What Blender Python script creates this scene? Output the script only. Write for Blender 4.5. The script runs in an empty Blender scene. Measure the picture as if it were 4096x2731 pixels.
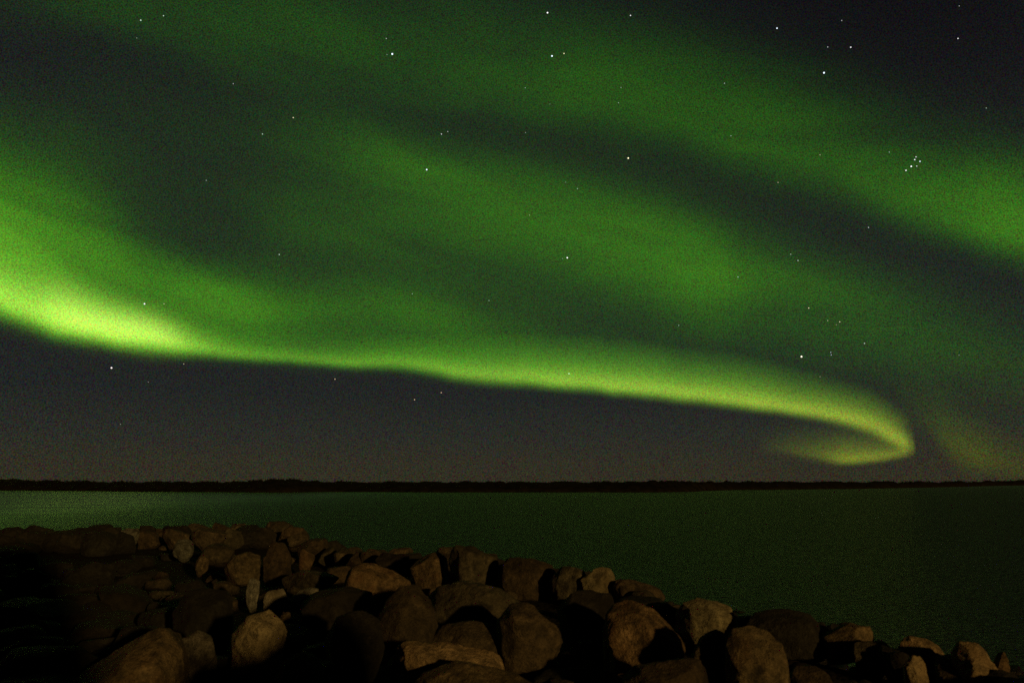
import bpy, math, random
import numpy as np
from mathutils import Vector

# ------------------------------------------------------------------ camera, exposure, sun
S = bpy.context.scene
COL = S.collection
W_PX, H_PX = 4096.0, 2731.0
LENS, SENSOR = 26.0, 36.0
F = LENS / SENSOR * W_PX
CAM_Z = 3.2
HORIZON_V = 1930.0
PITCH = math.atan((HORIZON_V - H_PX / 2) / F)

cam_data = bpy.data.cameras.new("camera")
cam = bpy.data.objects.new("camera", cam_data)
COL.objects.link(cam)
cam.location = (0, 0, CAM_Z)
cam.rotation_euler = (math.pi / 2 + PITCH, 0, 0)
cam_data.lens = LENS
cam_data.sensor_width = SENSOR
cam_data.sensor_fit = 'HORIZONTAL'
cam_data.clip_start = 0.1
cam_data.clip_end = 200000
S.camera = cam
cam_data.dof.use_dof = True            # wide open lens focused on the stars: the near stones go soft
cam_data.dof.focus_distance = 3000
cam_data.dof.aperture_fstop = 1.4

S.view_settings.view_transform = 'Standard'
S.view_settings.look = 'None'
S.view_settings.exposure = 0.0
S.view_settings.gamma = 1.0
S.cycles.use_denoising = False          # a high-ISO night frame keeps its grain
S.cycles.use_adaptive_sampling = False
S.cycles.max_bounces = 5
S.cycles.transparent_max_bounces = 40
S.cycles.sample_clamp_indirect = 0.7
S.cycles.sample_clamp_direct = 1.5

SUN_AZ, SUN_EL = math.radians(30), math.radians(9)   # lit from behind the camera, right of it, low
sun_data = bpy.data.lights.new("sun", 'SUN')
sun_data.energy = 1.8
sun_data.angle = math.radians(1.6)
sun_data.color = (1.0, 0.595, 0.165)
sun = bpy.data.objects.new("sun", sun_data)
COL.objects.link(sun)
to_sun = Vector((math.sin(SUN_AZ) * math.cos(SUN_EL), -math.cos(SUN_AZ) * math.cos(SUN_EL), math.sin(SUN_EL)))
sun.rotation_euler = to_sun.to_track_quat('Z', 'Y').to_euler()
sun.location = (20, -40, 20)


def ray(u, v):
    x, y = (u - W_PX / 2) / F, -(v - H_PX / 2) / F
    d = Vector((x, math.cos(PITCH) - y * math.sin(PITCH), math.sin(PITCH) + y * math.cos(PITCH)))
    return d.normalized()


def azel(u, v):
    d = ray(u, v)
    return math.atan2(d.x, d.y), math.asin(d.z)


# ------------------------------------------------------------------ node helpers
class NT:
    def __init__(self, tree):
        self.t = tree
        self.n, self.l = tree.nodes, tree.links

    def new(self, kind, **kw):
        nd = self.n.new(kind)
        for k, v in kw.items():
            setattr(nd, k, v)
        return nd

    def link(self, a, b):
        self.l.new(a, b)

    def m(self, op, a, b=None, c=None, clamp=False):
        nd = self.new('ShaderNodeMath', operation=op, use_clamp=clamp)
        for i, x in enumerate((a, b, c)):
            if x is None:
                continue
            if hasattr(x, 'is_output'):
                self.link(x, nd.inputs[i])
            else:
                nd.inputs[i].default_value = x
        return nd.outputs[0]

    def smooth(self, x, lo, hi):
        nd = self.new('ShaderNodeMapRange', interpolation_type='SMOOTHSTEP')
        self.link(x, nd.inputs['Value'])
        for nm, val in (('From Min', lo), ('From Max', hi), ('To Min', 0.0), ('To Max', 1.0)):
            nd.inputs[nm].default_value = val
        return nd.outputs['Result']

    def curve(self, x, pts):
        nd = self.new('ShaderNodeFloatCurve')
        cv = nd.mapping.curves[0]
        pts = sorted(pts)
        cv.points[0].location = pts[0]
        cv.points[1].location = pts[-1]
        for p in pts[1:-1]:
            cv.points.new(*p)
        for p in cv.points:
            p.handle_type = 'AUTO_CLAMPED'
        nd.mapping.update()
        self.link(x, nd.inputs['Value'])
        return nd.outputs[0]

    def vmath(self, op, a, b=None):
        nd = self.new('ShaderNodeVectorMath', operation=op)
        for i, x in enumerate((a, b)):
            if x is None:
                continue
            if hasattr(x, 'is_output'):
                self.link(x, nd.inputs[i])
            else:
                nd.inputs[i].default_value = x
        return nd

    def scale(self, vec, s):
        nd = self.new('ShaderNodeVectorMath', operation='SCALE')
        if hasattr(vec, 'is_output'):
            self.link(vec, nd.inputs[0])
        else:
            nd.inputs[0].default_value = vec
        if hasattr(s, 'is_output'):
            self.link(s, nd.inputs['Scale'])
        else:
            nd.inputs['Scale'].default_value = s
        return nd.outputs[0]

    def grain(self, vec, scale, amount):
        """fine mottling of the faint light: a factor around one for each channel"""
        nz = self.new('ShaderNodeTexNoise', noise_dimensions='3D')
        self.link(vec, nz.inputs['Vector'])
        nz.inputs['Scale'].default_value = scale
        nz.inputs['Detail'].default_value = 1.0
        c = self.vmath('SUBTRACT', nz.outputs['Color'], (0.5, 0.5, 0.5)).outputs[0]
        c = self.scale(c, amount)
        c = self.vmath('ADD', c, (1, 1, 1)).outputs[0]
        return self.vmath('MAXIMUM', c, (0, 0, 0)).outputs[0]

    def glow_colour(self, i, el, red=0.14):
        """colour of green oxygen light of strength i, reddened by thick air near the horizon"""
        lo = self.smooth(el, 0.02, 0.17)
        mixn = self.new('ShaderNodeMix', data_type='RGBA')
        self.link(lo, mixn.inputs[0])
        mixn.inputs[6].default_value = (0.60, 0.86, 0.02, 1)
        mixn.inputs[7].default_value = (red, 1.0, 0.02, 1)
        a = self.scale(mixn.outputs[2], i)
        i2 = self.m('MULTIPLY', i, i)
        b = self.scale((0.46, 0.0, 0.085), i2)
        return self.vmath('ADD', a, b).outputs[0]


AZR, ELR = 1.3, 0.75
GRAIN = 3.8
GRAIN_SCALE = 760.0

# ------------------------------------------------------------------ sky
world = bpy.data.worlds.new("World")
S.world = world
world.use_nodes = True
wt = NT(world.node_tree)
world.node_tree.nodes.clear()
out = wt.new('ShaderNodeOutputWorld')
bg = wt.new('ShaderNodeBackground')
wt.link(bg.outputs[0], out.inputs[0])
bg.inputs['Strength'].default_value = 1.0
tc = wt.new('ShaderNodeTexCoord')
sep = wt.new('ShaderNodeSeparateXYZ')
DIRV = tc.outputs['Generated']
wt.link(DIRV, sep.inputs[0])
DX, DY, DZ = sep.outputs
az = wt.m('ARCTAN2', DX, DY)
el = wt.m('ARCSINE', DZ)
# slow, wide unevenness of the glow
wn = wt.new('ShaderNodeTexNoise', noise_dimensions='3D')
mp = wt.new('ShaderNodeMapping')
mp.inputs['Scale'].default_value = (3.0, 3.0, 6.0)
wt.link(DIRV, mp.inputs['Vector'])
wt.link(mp.outputs[0], wn.inputs['Vector'])
wn.inputs['Scale'].default_value = 1.6
wn.inputs['Detail'].default_value = 2.0
uneven = wt.m('SUBTRACT', wn.outputs['Fac'], 0.5)
elw = wt.m('ADD', el, wt.m('MULTIPLY', uneven, 0.035))
azn = wt.m('MULTIPLY', wt.m('ADD', az, AZR), 1 / (2 * AZR), clamp=True)


def band(rows, amp_scale):
    """rows of (u, v, strength, spread up, spread down) read off the photograph inside the frame, turned into azimuth and elevation"""
    cp, ap, up, lp = [], [], [], []
    for u, v, a, su, sl in rows:
        za, ze = azel(u, v)
        x = min(1, max(0, (za + AZR) / (2 * AZR)))
        cp.append((x, max(0, ze) / ELR))
        ap.append((x, a / amp_scale))
        up.append((x, (azel(u, v - su)[1] - ze) / 0.2))
        lp.append((x, (ze - azel(u, v + sl)[1]) / 0.2))
    c = wt.m('MULTIPLY', wt.curve(azn, cp), ELR)
    a = wt.m('MULTIPLY', wt.curve(azn, ap), amp_scale)
    wu = wt.m('MULTIPLY', wt.curve(azn, up), 0.2)
    wl = wt.m('MULTIPLY', wt.curve(azn, lp), 0.2)
    d = wt.m('SUBTRACT', elw, c)
    above = wt.m('GREATER_THAN', d, 0.0)
    w = wt.m('ADD', wt.m('MULTIPLY', wu, above), wt.m('MULTIPLY', wl, wt.m('SUBTRACT', 1.0, above)))
    q = wt.m('DIVIDE', d, w)
    g = wt.m('EXPONENT', wt.m('MULTIPLY', wt.m('MULTIPLY', q, q), -0.7))
    return wt.m('MULTIPLY', a, g)


B = []
B.append(band([(-900, -150, .00, 200, 120), (0, -40, .010, 160, 110), (700, 40, .034, 200, 140), (1400, 180, .040, 230, 150),
               (2000, 290, .046, 230, 140), (2500, 400, .060, 220, 125), (3000, 550, .072, 220, 115),
               (3500, 735, .090, 215, 100), (3850, 865, .118, 215, 88), (4096, 950, .155, 230, 78), (4900, 1150, .02, 200, 80)], 0.3))
B.append(band([(-900, 300, .0, 110, 170), (1000, 480, .008, 110, 170), (1300, 560, .022, 110, 140), (1600, 640, .042, 100, 130),
               (2000, 740, .046, 100, 150), (2400, 880, .072, 105, 170), (2700, 980, .10, 110, 180),
               (3000, 1090, .055, 110, 170), (3400, 1240, .036, 120, 140), (3800, 1370, .022, 120, 130), (4900, 1600, .0, 120, 120)], 0.2))
B.append(band([(-1900, 500, .0, 400, 300), (-1500, 500, .5, 400, 300), (-1000, 600, 1.0, 380, 300), (-600, 740, .85, 320, 280), (-250, 870, .45, 260, 250), (0, 960, .23, 225, 260), (200, 990, .20, 200, 230), (400, 1040, .165, 160, 210), (600, 1125, .135, 125, 200),  # rows left of the frame: unseen glow added to brighten the left water
               (900, 1190, .165, 100, 190), (1200, 1260, .11, 100, 180), (1500, 1265, .09, 90, 170),
               (1900, 1330, .05, 90, 150), (2400, 1400, .018, 90, 120), (4900, 1600, .0, 90, 100)], 1.0))
B.append(band([(-900, 800, .0, 250, 300), (0, 780, .02, 250, 300), (350, 700, .020, 250, 280), (800, 760, .016, 250, 280), (1200, 830, .036, 250, 300), (2000, 940, .048, 240, 280),
               (2700, 1080, .040, 240, 240), (3400, 1230, .032, 200, 200), (4000, 1400, .013, 200, 200), (4900, 1500, .0, 200, 200)], 0.1))
B.append(band([(-1900, 800, 0, 100, 60), (-700, 950, .3, 120, 70), (-200, 1110, .22, 100, 62), (0, 1180, .17, 95, 60), (200, 1240, .31, 92, 60), (380, 1288, .43, 84, 58), (560, 1328, .43, 74, 52),
               (710, 1362, .22, 58, 42), (860, 1392, .05, 50, 36), (1000, 1410, .0, 50, 36), (4900, 1700, 0, 50, 36)], 0.5))
glow = wt.m('ADD', wt.m('ADD', B[0], B[1]), wt.m('ADD', B[2], B[3]))
# a thin green veil over all of the sky above the arc, none in the far upper right
veil_r = wt.m('MULTIPLY', wt.smooth(az, 0.0, 0.6), wt.smooth(el, 0.30, 0.55))
glow = wt.m('ADD', glow, wt.m('MULTIPLY', wt.m('SUBTRACT', 1.0, veil_r), wt.m('MULTIPLY', wt.smooth(az, 0.7, -0.2), 0.0025)))
# the clear dark edge under the lowest arc
edge_pts = [(-1900, 800), (-900, 1000), (-300, 1190), (0, 1290), (190, 1370), (380, 1405), (570, 1430), (900, 1445), (1350, 1478), (1650, 1500), (1950, 1552), (2270, 1575),
            (2560, 1600), (2750, 1622), (3000, 1648), (3230, 1680), (3400, 1720), (3530, 1770), (3650, 1740), (3720, 1740), (3850, 1800), (4096, 1880), (4900, 1920)]
ep = []
for u, v in edge_pts:
    za, ze = azel(u, v)
    ep.append(((za + AZR) / (2 * AZR), ze / ELR))
edge = wt.m('MULTIPLY', wt.curve(azn, ep), ELR)
glow = wt.m('MULTIPLY', glow, wt.smooth(wt.m('SUBTRACT', el, edge), -0.012, 0.022))
faint = band([(-900, 1600, 0, 80, 40), (3500, 1640, .0, 100, 60), (3620, 1640, .008, 140, 70), (3740, 1730, .026, 140, 45), (3860, 1805, .042, 120, 60),
              (3960, 1850, .034, 110, 45), (4096, 1885, .022, 100, 40), (4900, 1920, 0, 50, 30)], 0.1)
glow = wt.m('ADD', glow, faint)
cw = wt.new('ShaderNodeCombineXYZ')
wt.link(wt.m('MULTIPLY', az, 3.4), cw.inputs[0])
wt.link(wt.m('MULTIPLY', wt.m('ADD', elw, wt.m('MULTIPLY', az, 0.20)), 13.0), cw.inputs[1])
wsp = wt.new('ShaderNodeTexNoise', noise_dimensions='2D')
wt.link(cw.outputs[0], wsp.inputs['Vector'])
wsp.inputs['Scale'].default_value = 1.0
wsp.inputs['Detail'].default_value = 3.0
wsp.inputs['Roughness'].default_value = 0.45
wsp.inputs['Distortion'].default_value = 0.4
wisp = wt.m('MULTIPLY', wt.m('SUBTRACT', wsp.outputs['Fac'], 0.5), 1.15)
glow = wt.m('MULTIPLY', glow, wt.m('MAXIMUM', wt.m('ADD', 1.0, wt.m('ADD', wisp, wt.m('MULTIPLY', uneven, 0.5))), 0.0))
glow = wt.m('ADD', glow, B[4])
front = wt.smooth(DY, -0.1, 0.6)
glow = wt.m('MULTIPLY', glow, front)
glow_c = wt.vmath('ADD', wt.glow_colour(glow, el), wt.scale((0.34, 0.0, 0.10), wt.m('MULTIPLY', B[4], front))).outputs[0]
# dark sky itself, a little town glow low over the far shore
ramp = wt.new('ShaderNodeValToRGB')
stops = [(0.0, (.032, .0285, .016)), (0.035, (.031, .0288, .018)), (0.08, (.0245, .0258, .0200)), (0.15, (.0172, .0195, .0180)), (0.3, (.0155, .0165, .0165)),
         (0.55, (.0135, .0135, .015)), (0.83, (.0095, .0095, .0115)), (1.0, (.006, .006, .008))]
cr = ramp.color_ramp
cr.elements[0].position, cr.elements[0].color = stops[0][0], (*stops[0][1], 1)
cr.elements[1].position, cr.elements[1].color = stops[-1][0], (*stops[-1][1], 1)
for p, c in stops[1:-1]:
    e = cr.elements.new(p)
    e.color = (*c, 1)
wt.link(wt.m('MULTIPLY', el, 1 / ELR, clamp=True), ramp.inputs[0])
right_high = wt.m('MULTIPLY', wt.smooth(az, -0.1, 0.65), wt.smooth(el, 0.25, 0.6))
base_f = wt.m('MULTIPLY', wt.m('SUBTRACT', 1.0, wt.m('MULTIPLY', right_high, 0.45)), wt.m('ADD', 0.3, wt.m('MULTIPLY', front, 0.7)))
base_f = wt.m('MULTIPLY', base_f, wt.smooth(DZ, -0.02, 0.0))
base_c = wt.scale(ramp.outputs[0], wt.m('MULTIPLY', base_f, 0.94))
cx = wt.new('ShaderNodeCombineXYZ')
cx.inputs[0].default_value = 1.0
cx.inputs[1].default_value = 1.0
wt.link(wt.m('DIVIDE', 1.0, wt.m('ADD', 1.0, wt.m('MULTIPLY', glow, 7.0))), cx.inputs[2])
base_c = wt.vmath('MULTIPLY', base_c, cx.outputs[0]).outputs[0]
total = wt.vmath('ADD', base_c, glow_c).outputs[0]
total = wt.vmath('MULTIPLY', total, wt.grain(DIRV, GRAIN_SCALE, wt.m('DIVIDE', GRAIN, wt.m('ADD', 1.0, wt.m('MULTIPLY', glow, 2.2))))).outputs[0]
wt.link(total, bg.inputs['Color'])


# ------------------------------------------------------------------ object helpers
def mesh_obj(name, verts, faces, mat, smooth=True, parent=None, uv=None):
    me = bpy.data.meshes.new(name)
    me.from_pydata([tuple(v) for v in verts], [], [tuple(f) for f in faces])
    me.update()
    if smooth:
        me.polygons.foreach_set('use_smooth', [True] * len(me.polygons))
    if uv is not None:
        lay = me.uv_layers.new(name="along")
        for lp in me.loops:
            lay.data[lp.index].uv = uv[lp.vertex_index]
    me.materials.append(mat)
    o = bpy.data.objects.new(name, me)
    COL.objects.link(o)
    if parent:
        o.parent = parent
    return o


def tag(o, label=None, cat=None, group=None, kind=None):
    if label: o['label'] = label
    if cat: o['category'] = cat
    if group: o['group'] = group
    if kind: o['kind'] = kind
    return o


def new_mat(name):
    m = bpy.data.materials.new(name)
    m.use_nodes = True
    m.node_tree.nodes.clear()
    return m, NT(m.node_tree)


def wave_noise(P, seed, freq, n=18):
    """smooth band-limited noise, mean 0, about unit spread"""
    r = np.random.RandomState(seed)
    k = r.normal(size=(n, 3))
    k /= np.linalg.norm(k, axis=1)[:, None]
    k *= freq * r.uniform(0.6, 1.5, size=(n, 1))
    ph = r.uniform(0, 2 * math.pi, n)
    return np.sin(P @ k.T + ph).sum(axis=1) / math.sqrt(n / 2)


# ------------------------------------------------------------------ aurora: the bright folded curtain
# u, v of the lower rim, of the brightest line and of the upper limit, strength
CUR = [(-1700, 820, 600, 420, .0), (-1300, 880, 690, 500, .5), (-1000, 960, 780, 590, .8), (-700, 1060, 890, 720, .9), (-420, 1170, 1020, 870, .75), (-200, 1245, 1110, 960, .50), (0, 1318, 1190, 1010, .44), (190, 1396, 1278, 1085, .56), (380, 1426, 1318, 1170, .60), (570, 1454, 1350, 1235, .52),  # curtain left of the frame is unseen, brightened to light the left water
       (700, 1462, 1372, 1275, .42), (900, 1466, 1405, 1320, .27), (1150, 1482, 1428, 1350, .22), (1350, 1494, 1441, 1365, .23),
       (1650, 1520, 1454, 1365, .28), (1950, 1572, 1496, 1370, .36), (2270, 1592, 1522, 1380, .44), (2560, 1622, 1550, 1400, .45),
       (2750, 1641, 1569, 1425, .43), (3000, 1671, 1603, 1460, .43), (3230, 1698, 1637, 1510, .38), (3400, 1742, 1671, 1555, .38),
       (3530, 1796, 1715, 1600, .36), (3600, 1816, 1757, 1650, .37), (3634, 1828, 1772, 1680, .32), (3647, 1838, 1786, 1705, .25), (3636, 1847, 1800, 1725, .20), (3600, 1856, 1811, 1742, .18),
       (3520, 1868, 1826, 1738, .20), (3420, 1878, 1834, 1728, .21), (3330, 1876, 1826, 1715, .13),
       (3200, 1856, 1802, 1705, .055), (3030, 1830, 1780, 1700, .0)]


def catmull(P, per):
    P = np.array(P, float)
    res = []
    for i in range(len(P) - 1):
        p0, p1, p2, p3 = P[max(i - 1, 0)], P[i], P[i + 1], P[min(i + 2, len(P) - 1)]
        for k in range(per):
            t = k / per
            res.append(0.5 * ((2 * p1) + (-p0 + p2) * t + (2 * p0 - 5 * p1 + 4 * p2 - p3) * t * t + (-p0 + 3 * p1 - 3 * p2 + p3) * t ** 3))
    res.append(P[-1])
    return np.array(res)


def build_aurora():
    # the curtain has thickness: several thin glowing leaves, one behind the other
    LAYERS = [(-22, 5, -1.0), (-15, -4, -.66), (-8, 4, -.33), (0, 0, 0), (7, -4, .33), (14, 4, .66), (20, -3, 1.0)]
    VS = [0, .08, .16, .24, .32, .4, .48, .56, .64, .72, .8, .9, 1.0]
    m = len(VS)
    verts, faces, uv = [], [], []
    rows = catmull(CUR, 8)
    seg = np.hypot(np.diff(rows[:, 0]), np.diff((rows[:, 1] + rows[:, 2]) / 2))
    s = np.concatenate([[0], np.cumsum(seg)])
    s /= s[-1]
    for du, dv, dd in LAYERS:
        b0 = len(verts)
        for i, (u, vb, vp, vt, a) in enumerate(rows):
            vt = vp - (vp - vt) * 1.45
            e0 = math.asin(ray(u, vb).z)
            dist = min(34000.0, max(5000.0, 1500.0 / math.tan(max(e0, 0.01)))) * (1 + .012 * dd)
            for t in VS:
                v = vb + (vp - vb) * t / 0.4 if t <= 0.4 else vp + (vt - vp) * (t - .4) / .6
                db = ray(u + du, vb + dv)
                h = math.hypot(db.x, db.y)
                d = ray(u + du, v + dv)
                z = CAM_Z + dist * d.z / math.hypot(d.x, d.y)
                verts.append((db.x / h * dist, db.y / h * dist, z))
                uv.append((s[i], t))
        for i in range(len(rows) - 1):
            for j in range(m - 1):
                a0 = b0 + i * m + j
                faces.append((a0, a0 + m, a0 + m + 1, a0 + 1))
    mat, t = new_mat("aurora_light")
    o_ = t.new('ShaderNodeOutputMaterial')
    uvn = t.new('ShaderNodeUVMap', uv_map="along")
    sp = t.new('ShaderNodeSeparateXYZ')
    t.link(uvn.outputs[0], sp.inputs[0])
    amp = t.curve(sp.outputs[0], [(s[i * 8], CUR[i][4]) for i in range(len(CUR))])
    wob = t.new('ShaderNodeTexNoise', noise_dimensions='1D')
    t.link(sp.outputs[0], wob.inputs['W'])
    wob.inputs['Scale'].default_value = 26
    wob.inputs['Detail'].default_value = 3
    rise = t.m('ADD', sp.outputs[1], t.m('MULTIPLY', t.m('SUBTRACT', wob.outputs['Fac'], .5), 0.10))
    prof = t.curve(rise, [(0, 0), (.07, .0), (.13, .05), (.2, .22), (.28, .62), (.35, .92), (.40, 1), (.45, .90), (.52, .66), (.60, .44), (.70, .26), (.8, .13), (.9, .04), (.96, 0), (1, 0)])
    i = t.m('MULTIPLY', amp, prof)
    i = t.m('MULTIPLY', i, t.m('ADD', 0.84, t.m('MULTIPLY', wob.outputs['Fac'], 0.32)))
    geo = t.new('ShaderNodeNewGeometry')
    pn = t.vmath('SUBTRACT', geo.outputs['Position'], (0, 0, CAM_Z)).outputs[0]
    pn = t.vmath('NORMALIZE', pn).outputs[0]
    sp2 = t.new('ShaderNodeSeparateXYZ')
    t.link(pn, sp2.inputs[0])
    c = t.glow_colour(i, t.m('ARCSINE', sp2.outputs[2]), 0.25)
    c = t.scale(c, 1 / len(LAYERS))
    c = t.vmath('MULTIPLY', c, t.grain(pn, GRAIN_SCALE, GRAIN * 0.6)).outputs[0]
    em = t.new('ShaderNodeEmission')
    t.link(c, em.inputs[0])
    tr = t.new('ShaderNodeBsdfTransparent')
    ad = t.new('ShaderNodeAddShader')
    t.link(em.outputs[0], ad.inputs[0])
    t.link(tr.outputs[0], ad.inputs[1])
    t.link(ad.outputs[0], o_.inputs[0])
    mat.cycles.emission_sampling = 'NONE'
    ob = mesh_obj("aurora", verts, faces, mat, uv=uv)
    tag(ob, "bright green aurora arc curling into a hook low over the far shore", "aurora", kind="stuff")


build_aurora()

# ------------------------------------------------------------------ water
def build_water():
    R = 60000.0
    mat, t = new_mat("sea_water")
    o_ = t.new('ShaderNodeOutputMaterial')
    gl = t.new('ShaderNodeBsdfAnisotropic')
    gl.distribution = 'GGX'
    gl.inputs['Color'].default_value = (.82, .82, .82, 1)      # reflection dimmed in the colour for waves shading one another
    gl.inputs['Roughness'].default_value = 0.14
    df = t.new('ShaderNodeBsdfDiffuse')
    df.inputs['Color'].default_value = (.0015, .0035, .0025, 1)
    fr = t.new('ShaderNodeFresnel')
    fr.inputs['IOR'].default_value = 1.33
    mxs = t.new('ShaderNodeMixShader')
    t.link(fr.outputs[0], mxs.inputs[0])
    t.link(df.outputs[0], mxs.inputs[1])
    t.link(gl.outputs[0], mxs.inputs[2])
    t.link(mxs.outputs[0], o_.inputs[0])
    geo = t.new('ShaderNodeNewGeometry')
    mpn = t.new('ShaderNodeMapping')
    mpn.inputs['Scale'].default_value = (0.55, 1.0, 1.0)
    t.link(geo.outputs['Position'], mpn.inputs['Vector'])
    n1 = t.new('ShaderNodeTexNoise')
    t.link(mpn.outputs[0], n1.inputs['Vector'])
    n1.inputs['Scale'].default_value = 6.0
    n1.inputs['Detail'].default_value = 5
    n2 = t.new('ShaderNodeTexNoise')
    t.link(mpn.outputs[0], n2.inputs['Vector'])
    n2.inputs['Scale'].default_value = 0.16
    n2.inputs['Detail'].default_value = 3
    # sheltered, calmer water in the bay on the left, choppier open water on the right
    sxyz = t.new('ShaderNodeSeparateXYZ')
    t.link(geo.outputs['Position'], sxyz.inputs[0])
    open_w = t.smooth(t.m('ADD', sxyz.outputs[0], t.m('MULTIPLY', n2.outputs['Fac'], 24.0)), -50.0, 14.0)
    t.link(t.m('ADD', 0.12, t.m('MULTIPLY', open_w, 0.14)), gl.inputs['Roughness'])
    chop = t.m('ADD', 0.030, t.m('MULTIPLY', open_w, 0.36))
    hsum = t.m('ADD', t.m('MULTIPLY', n1.outputs['Fac'], chop), t.m('MULTIPLY', n2.outputs['Fac'], 0.5))
    bp = t.new('ShaderNodeBump')
    bp.inputs['Strength'].default_value = 0.9
    bp.inputs['Distance'].default_value = 1.0
    t.link(hsum, bp.inputs['Height'])
    t.link(bp.outputs[0], gl.inputs['Normal'])
    t.link(bp.outputs[0], fr.inputs['Normal'])
    o = mesh_obj("water", [(-R, -R, 0), (R, -R, 0), (R, R, 0), (-R, R, 0)], [(0, 1, 2, 3)], mat, smooth=False)
    tag(o, "dark sea between the rock bank and far shore, green on the left", kind="structure")


build_water()

# ------------------------------------------------------------------ far shore
SHORE = [(-1500, 1958, 1905), (-500, 1960, 1908), (0, 1963, 1913), (300, 1965, 1918), (600, 1968, 1930), (800, 1969, 1929), (1000, 1970, 1917), (1150, 1970, 1912),
         (1350, 1968, 1925), (1700, 1970, 1931), (1950, 1970, 1925), (2048, 1970, 1934), (2400, 1970, 1928), (2600, 1970, 1918), (2750, 1968, 1920),
         (2900, 1962, 1931), (3100, 1960, 1931), (3500, 1955, 1932), (3800, 1949, 1927), (4096, 1943, 1915), (4600, 1943, 1908), (5600, 1950, 1900)]


def shore_rows():
    rows = catmull(SHORE, 14)
    res = []
    for k, (u, vw, vt) in enumerate(rows):
        vw, vt = vw - 2, min(vt + 5, 1926.5)
        d = ray(u, vw)
        tt = CAM_Z / -d.z
        x, y = d.x * tt, d.y * tt
        h = math.hypot(x, y)
        dt = ray(u, vt)
        ridge = h * 1.06 + 4
        z = CAM_Z + ridge * dt.z / math.hypot(dt.x, dt.y)
        z += 0.22 * (math.sin(k * 0.9) + math.sin(k * 2.3 + 1) * 0.7) * h / 300
        res.append((x / h, y / h, h, ridge, max(z, 0.6)))
    return res


def build_shore():
    rows = shore_rows()
    prof = [(0.0, -0.6), (0.02, 0.10), (0.25, 0.42), (0.6, 0.8), (1.0, 1.0), (1.6, 0.9), (2.6, 0.4), (3.4, -0.6)]
    verts, faces = [], []
    rr = random.Random(4)
    for (cx, cy, h, ridge, z) in rows:
        for (p, q) in prof:
            dd = h + (ridge - h) * p * (1 + rr.uniform(-.08, .08))
            zz = z * q * (1 + rr.uniform(-.05, .05)) if q > 0 else q
            verts.append((cx * dd, cy * dd, zz))
    m = len(prof)
    for i in range(len(rows) - 1):
        for j in range(m - 1):
            a = i * m + j
            faces.append((a, a + m, a + m + 1, a + 1))
    mat, t = new_mat("heath_ground")
    o_ = t.new('ShaderNodeOutputMaterial')
    p = t.new('ShaderNodeBsdfPrincipled')
    t.link(p.outputs[0], o_.inputs[0])
    nz = t.new('ShaderNodeTexNoise')
    nz.inputs['Scale'].default_value = 0.35
    nz.inputs['Detail'].default_value = 6
    geo = t.new('ShaderNodeNewGeometry')
    t.link(geo.outputs['Position'], nz.inputs['Vector'])
    r = t.new('ShaderNodeValToRGB')
    r.color_ramp.elements[0].position, r.color_ramp.elements[0].color = .35, (.003, .0025, .002, 1)
    r.color_ramp.elements[1].position, r.color_ramp.elements[1].color = .7, (.012, .0095, .0075, 1)
    t.link(nz.outputs['Fac'], r.inputs[0])
    t.link(r.outputs[0], p.inputs['Base Color'])
    p.inputs['Roughness'].default_value = 1.0
    p.inputs['Specular IOR Level'].default_value = 0.05
    o = mesh_obj("shore", verts, faces, mat)
    tag(o, "low dark far shore along the horizon", kind="structure")

    # scrub along the crest of the far shore
    rng = np.random.RandomState(8)
    vs, fs = [], []
    R = np.array(rows)
    for k in range(1500):
        i = rng.randint(0, len(R) - 1)
        f = rng.rand()
        cx, cy, h, ridge, z = R[i] * (1 - f) + R[i + 1] * f
        p = rng.uniform(.45, 1.25)
        dd = h + (ridge - h) * p
        size = rng.uniform(.18, .42) * (h / 260)
        base = np.array([cx * dd, cy * dd, z * (1 - abs(1 - p) * .45)])
        for q in range(16):
            c = base + rng.normal(size=3) * size * np.array([.8, .8, .4]) + np.array([0, 0, size * .25])
            tri = c + rng.normal(size=(3, 3)) * size * .4
            b = len(vs)
            vs.extend(tri.tolist())
            fs.append((b, b + 1, b + 2))
    mat2, t = new_mat("scrub_leaves")
    o_ = t.new('ShaderNodeOutputMaterial')
    p = t.new('ShaderNodeBsdfPrincipled')
    t.link(p.outputs[0], o_.inputs[0])
    p.inputs['Base Color'].default_value = (.007, .006, .005, 1)
    p.inputs['Roughness'].default_value = 1.0
    p.inputs['Specular IOR Level'].default_value = 0.05
    o = mesh_obj("shrubbery", vs, fs, mat2, smooth=False)
    tag(o, "low dark scrub along the crest of the far shore", "scrub", kind="stuff")


build_shore()

# ------------------------------------------------------------------ rock bank (ground under the boulders)
BANK_Z = 0.62
EDGE_PX = [(-1500, 2135), (-500, 2128), (0, 2124), (300, 2118), (600, 2104), (900, 2096), (1200, 2104), (1400, 2170), (1620, 2200), (1850, 2195), (2100, 2240),
           (2450, 2310), (2680, 2370), (2900, 2450), (3250, 2500), (3500, 2560), (3800, 2610), (4096, 2690), (4700, 2850)]


def ground_hit(u, v, z=BANK_Z):
    d = ray(u, v)
    t = (CAM_Z - z) / -d.z
    return np.array([d.x * t, d.y * t])


EDGE = np.array([ground_hit(u, v) for u, v in EDGE_PX])
EDGE = np.vstack([EDGE, [[14, 2.0], [18, -6], [26, -60]]])


def smoothstep(x, a, b):
    t = np.clip((x - a) / (b - a), 0, 1)
    return t * t * (3 - 2 * t)


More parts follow.
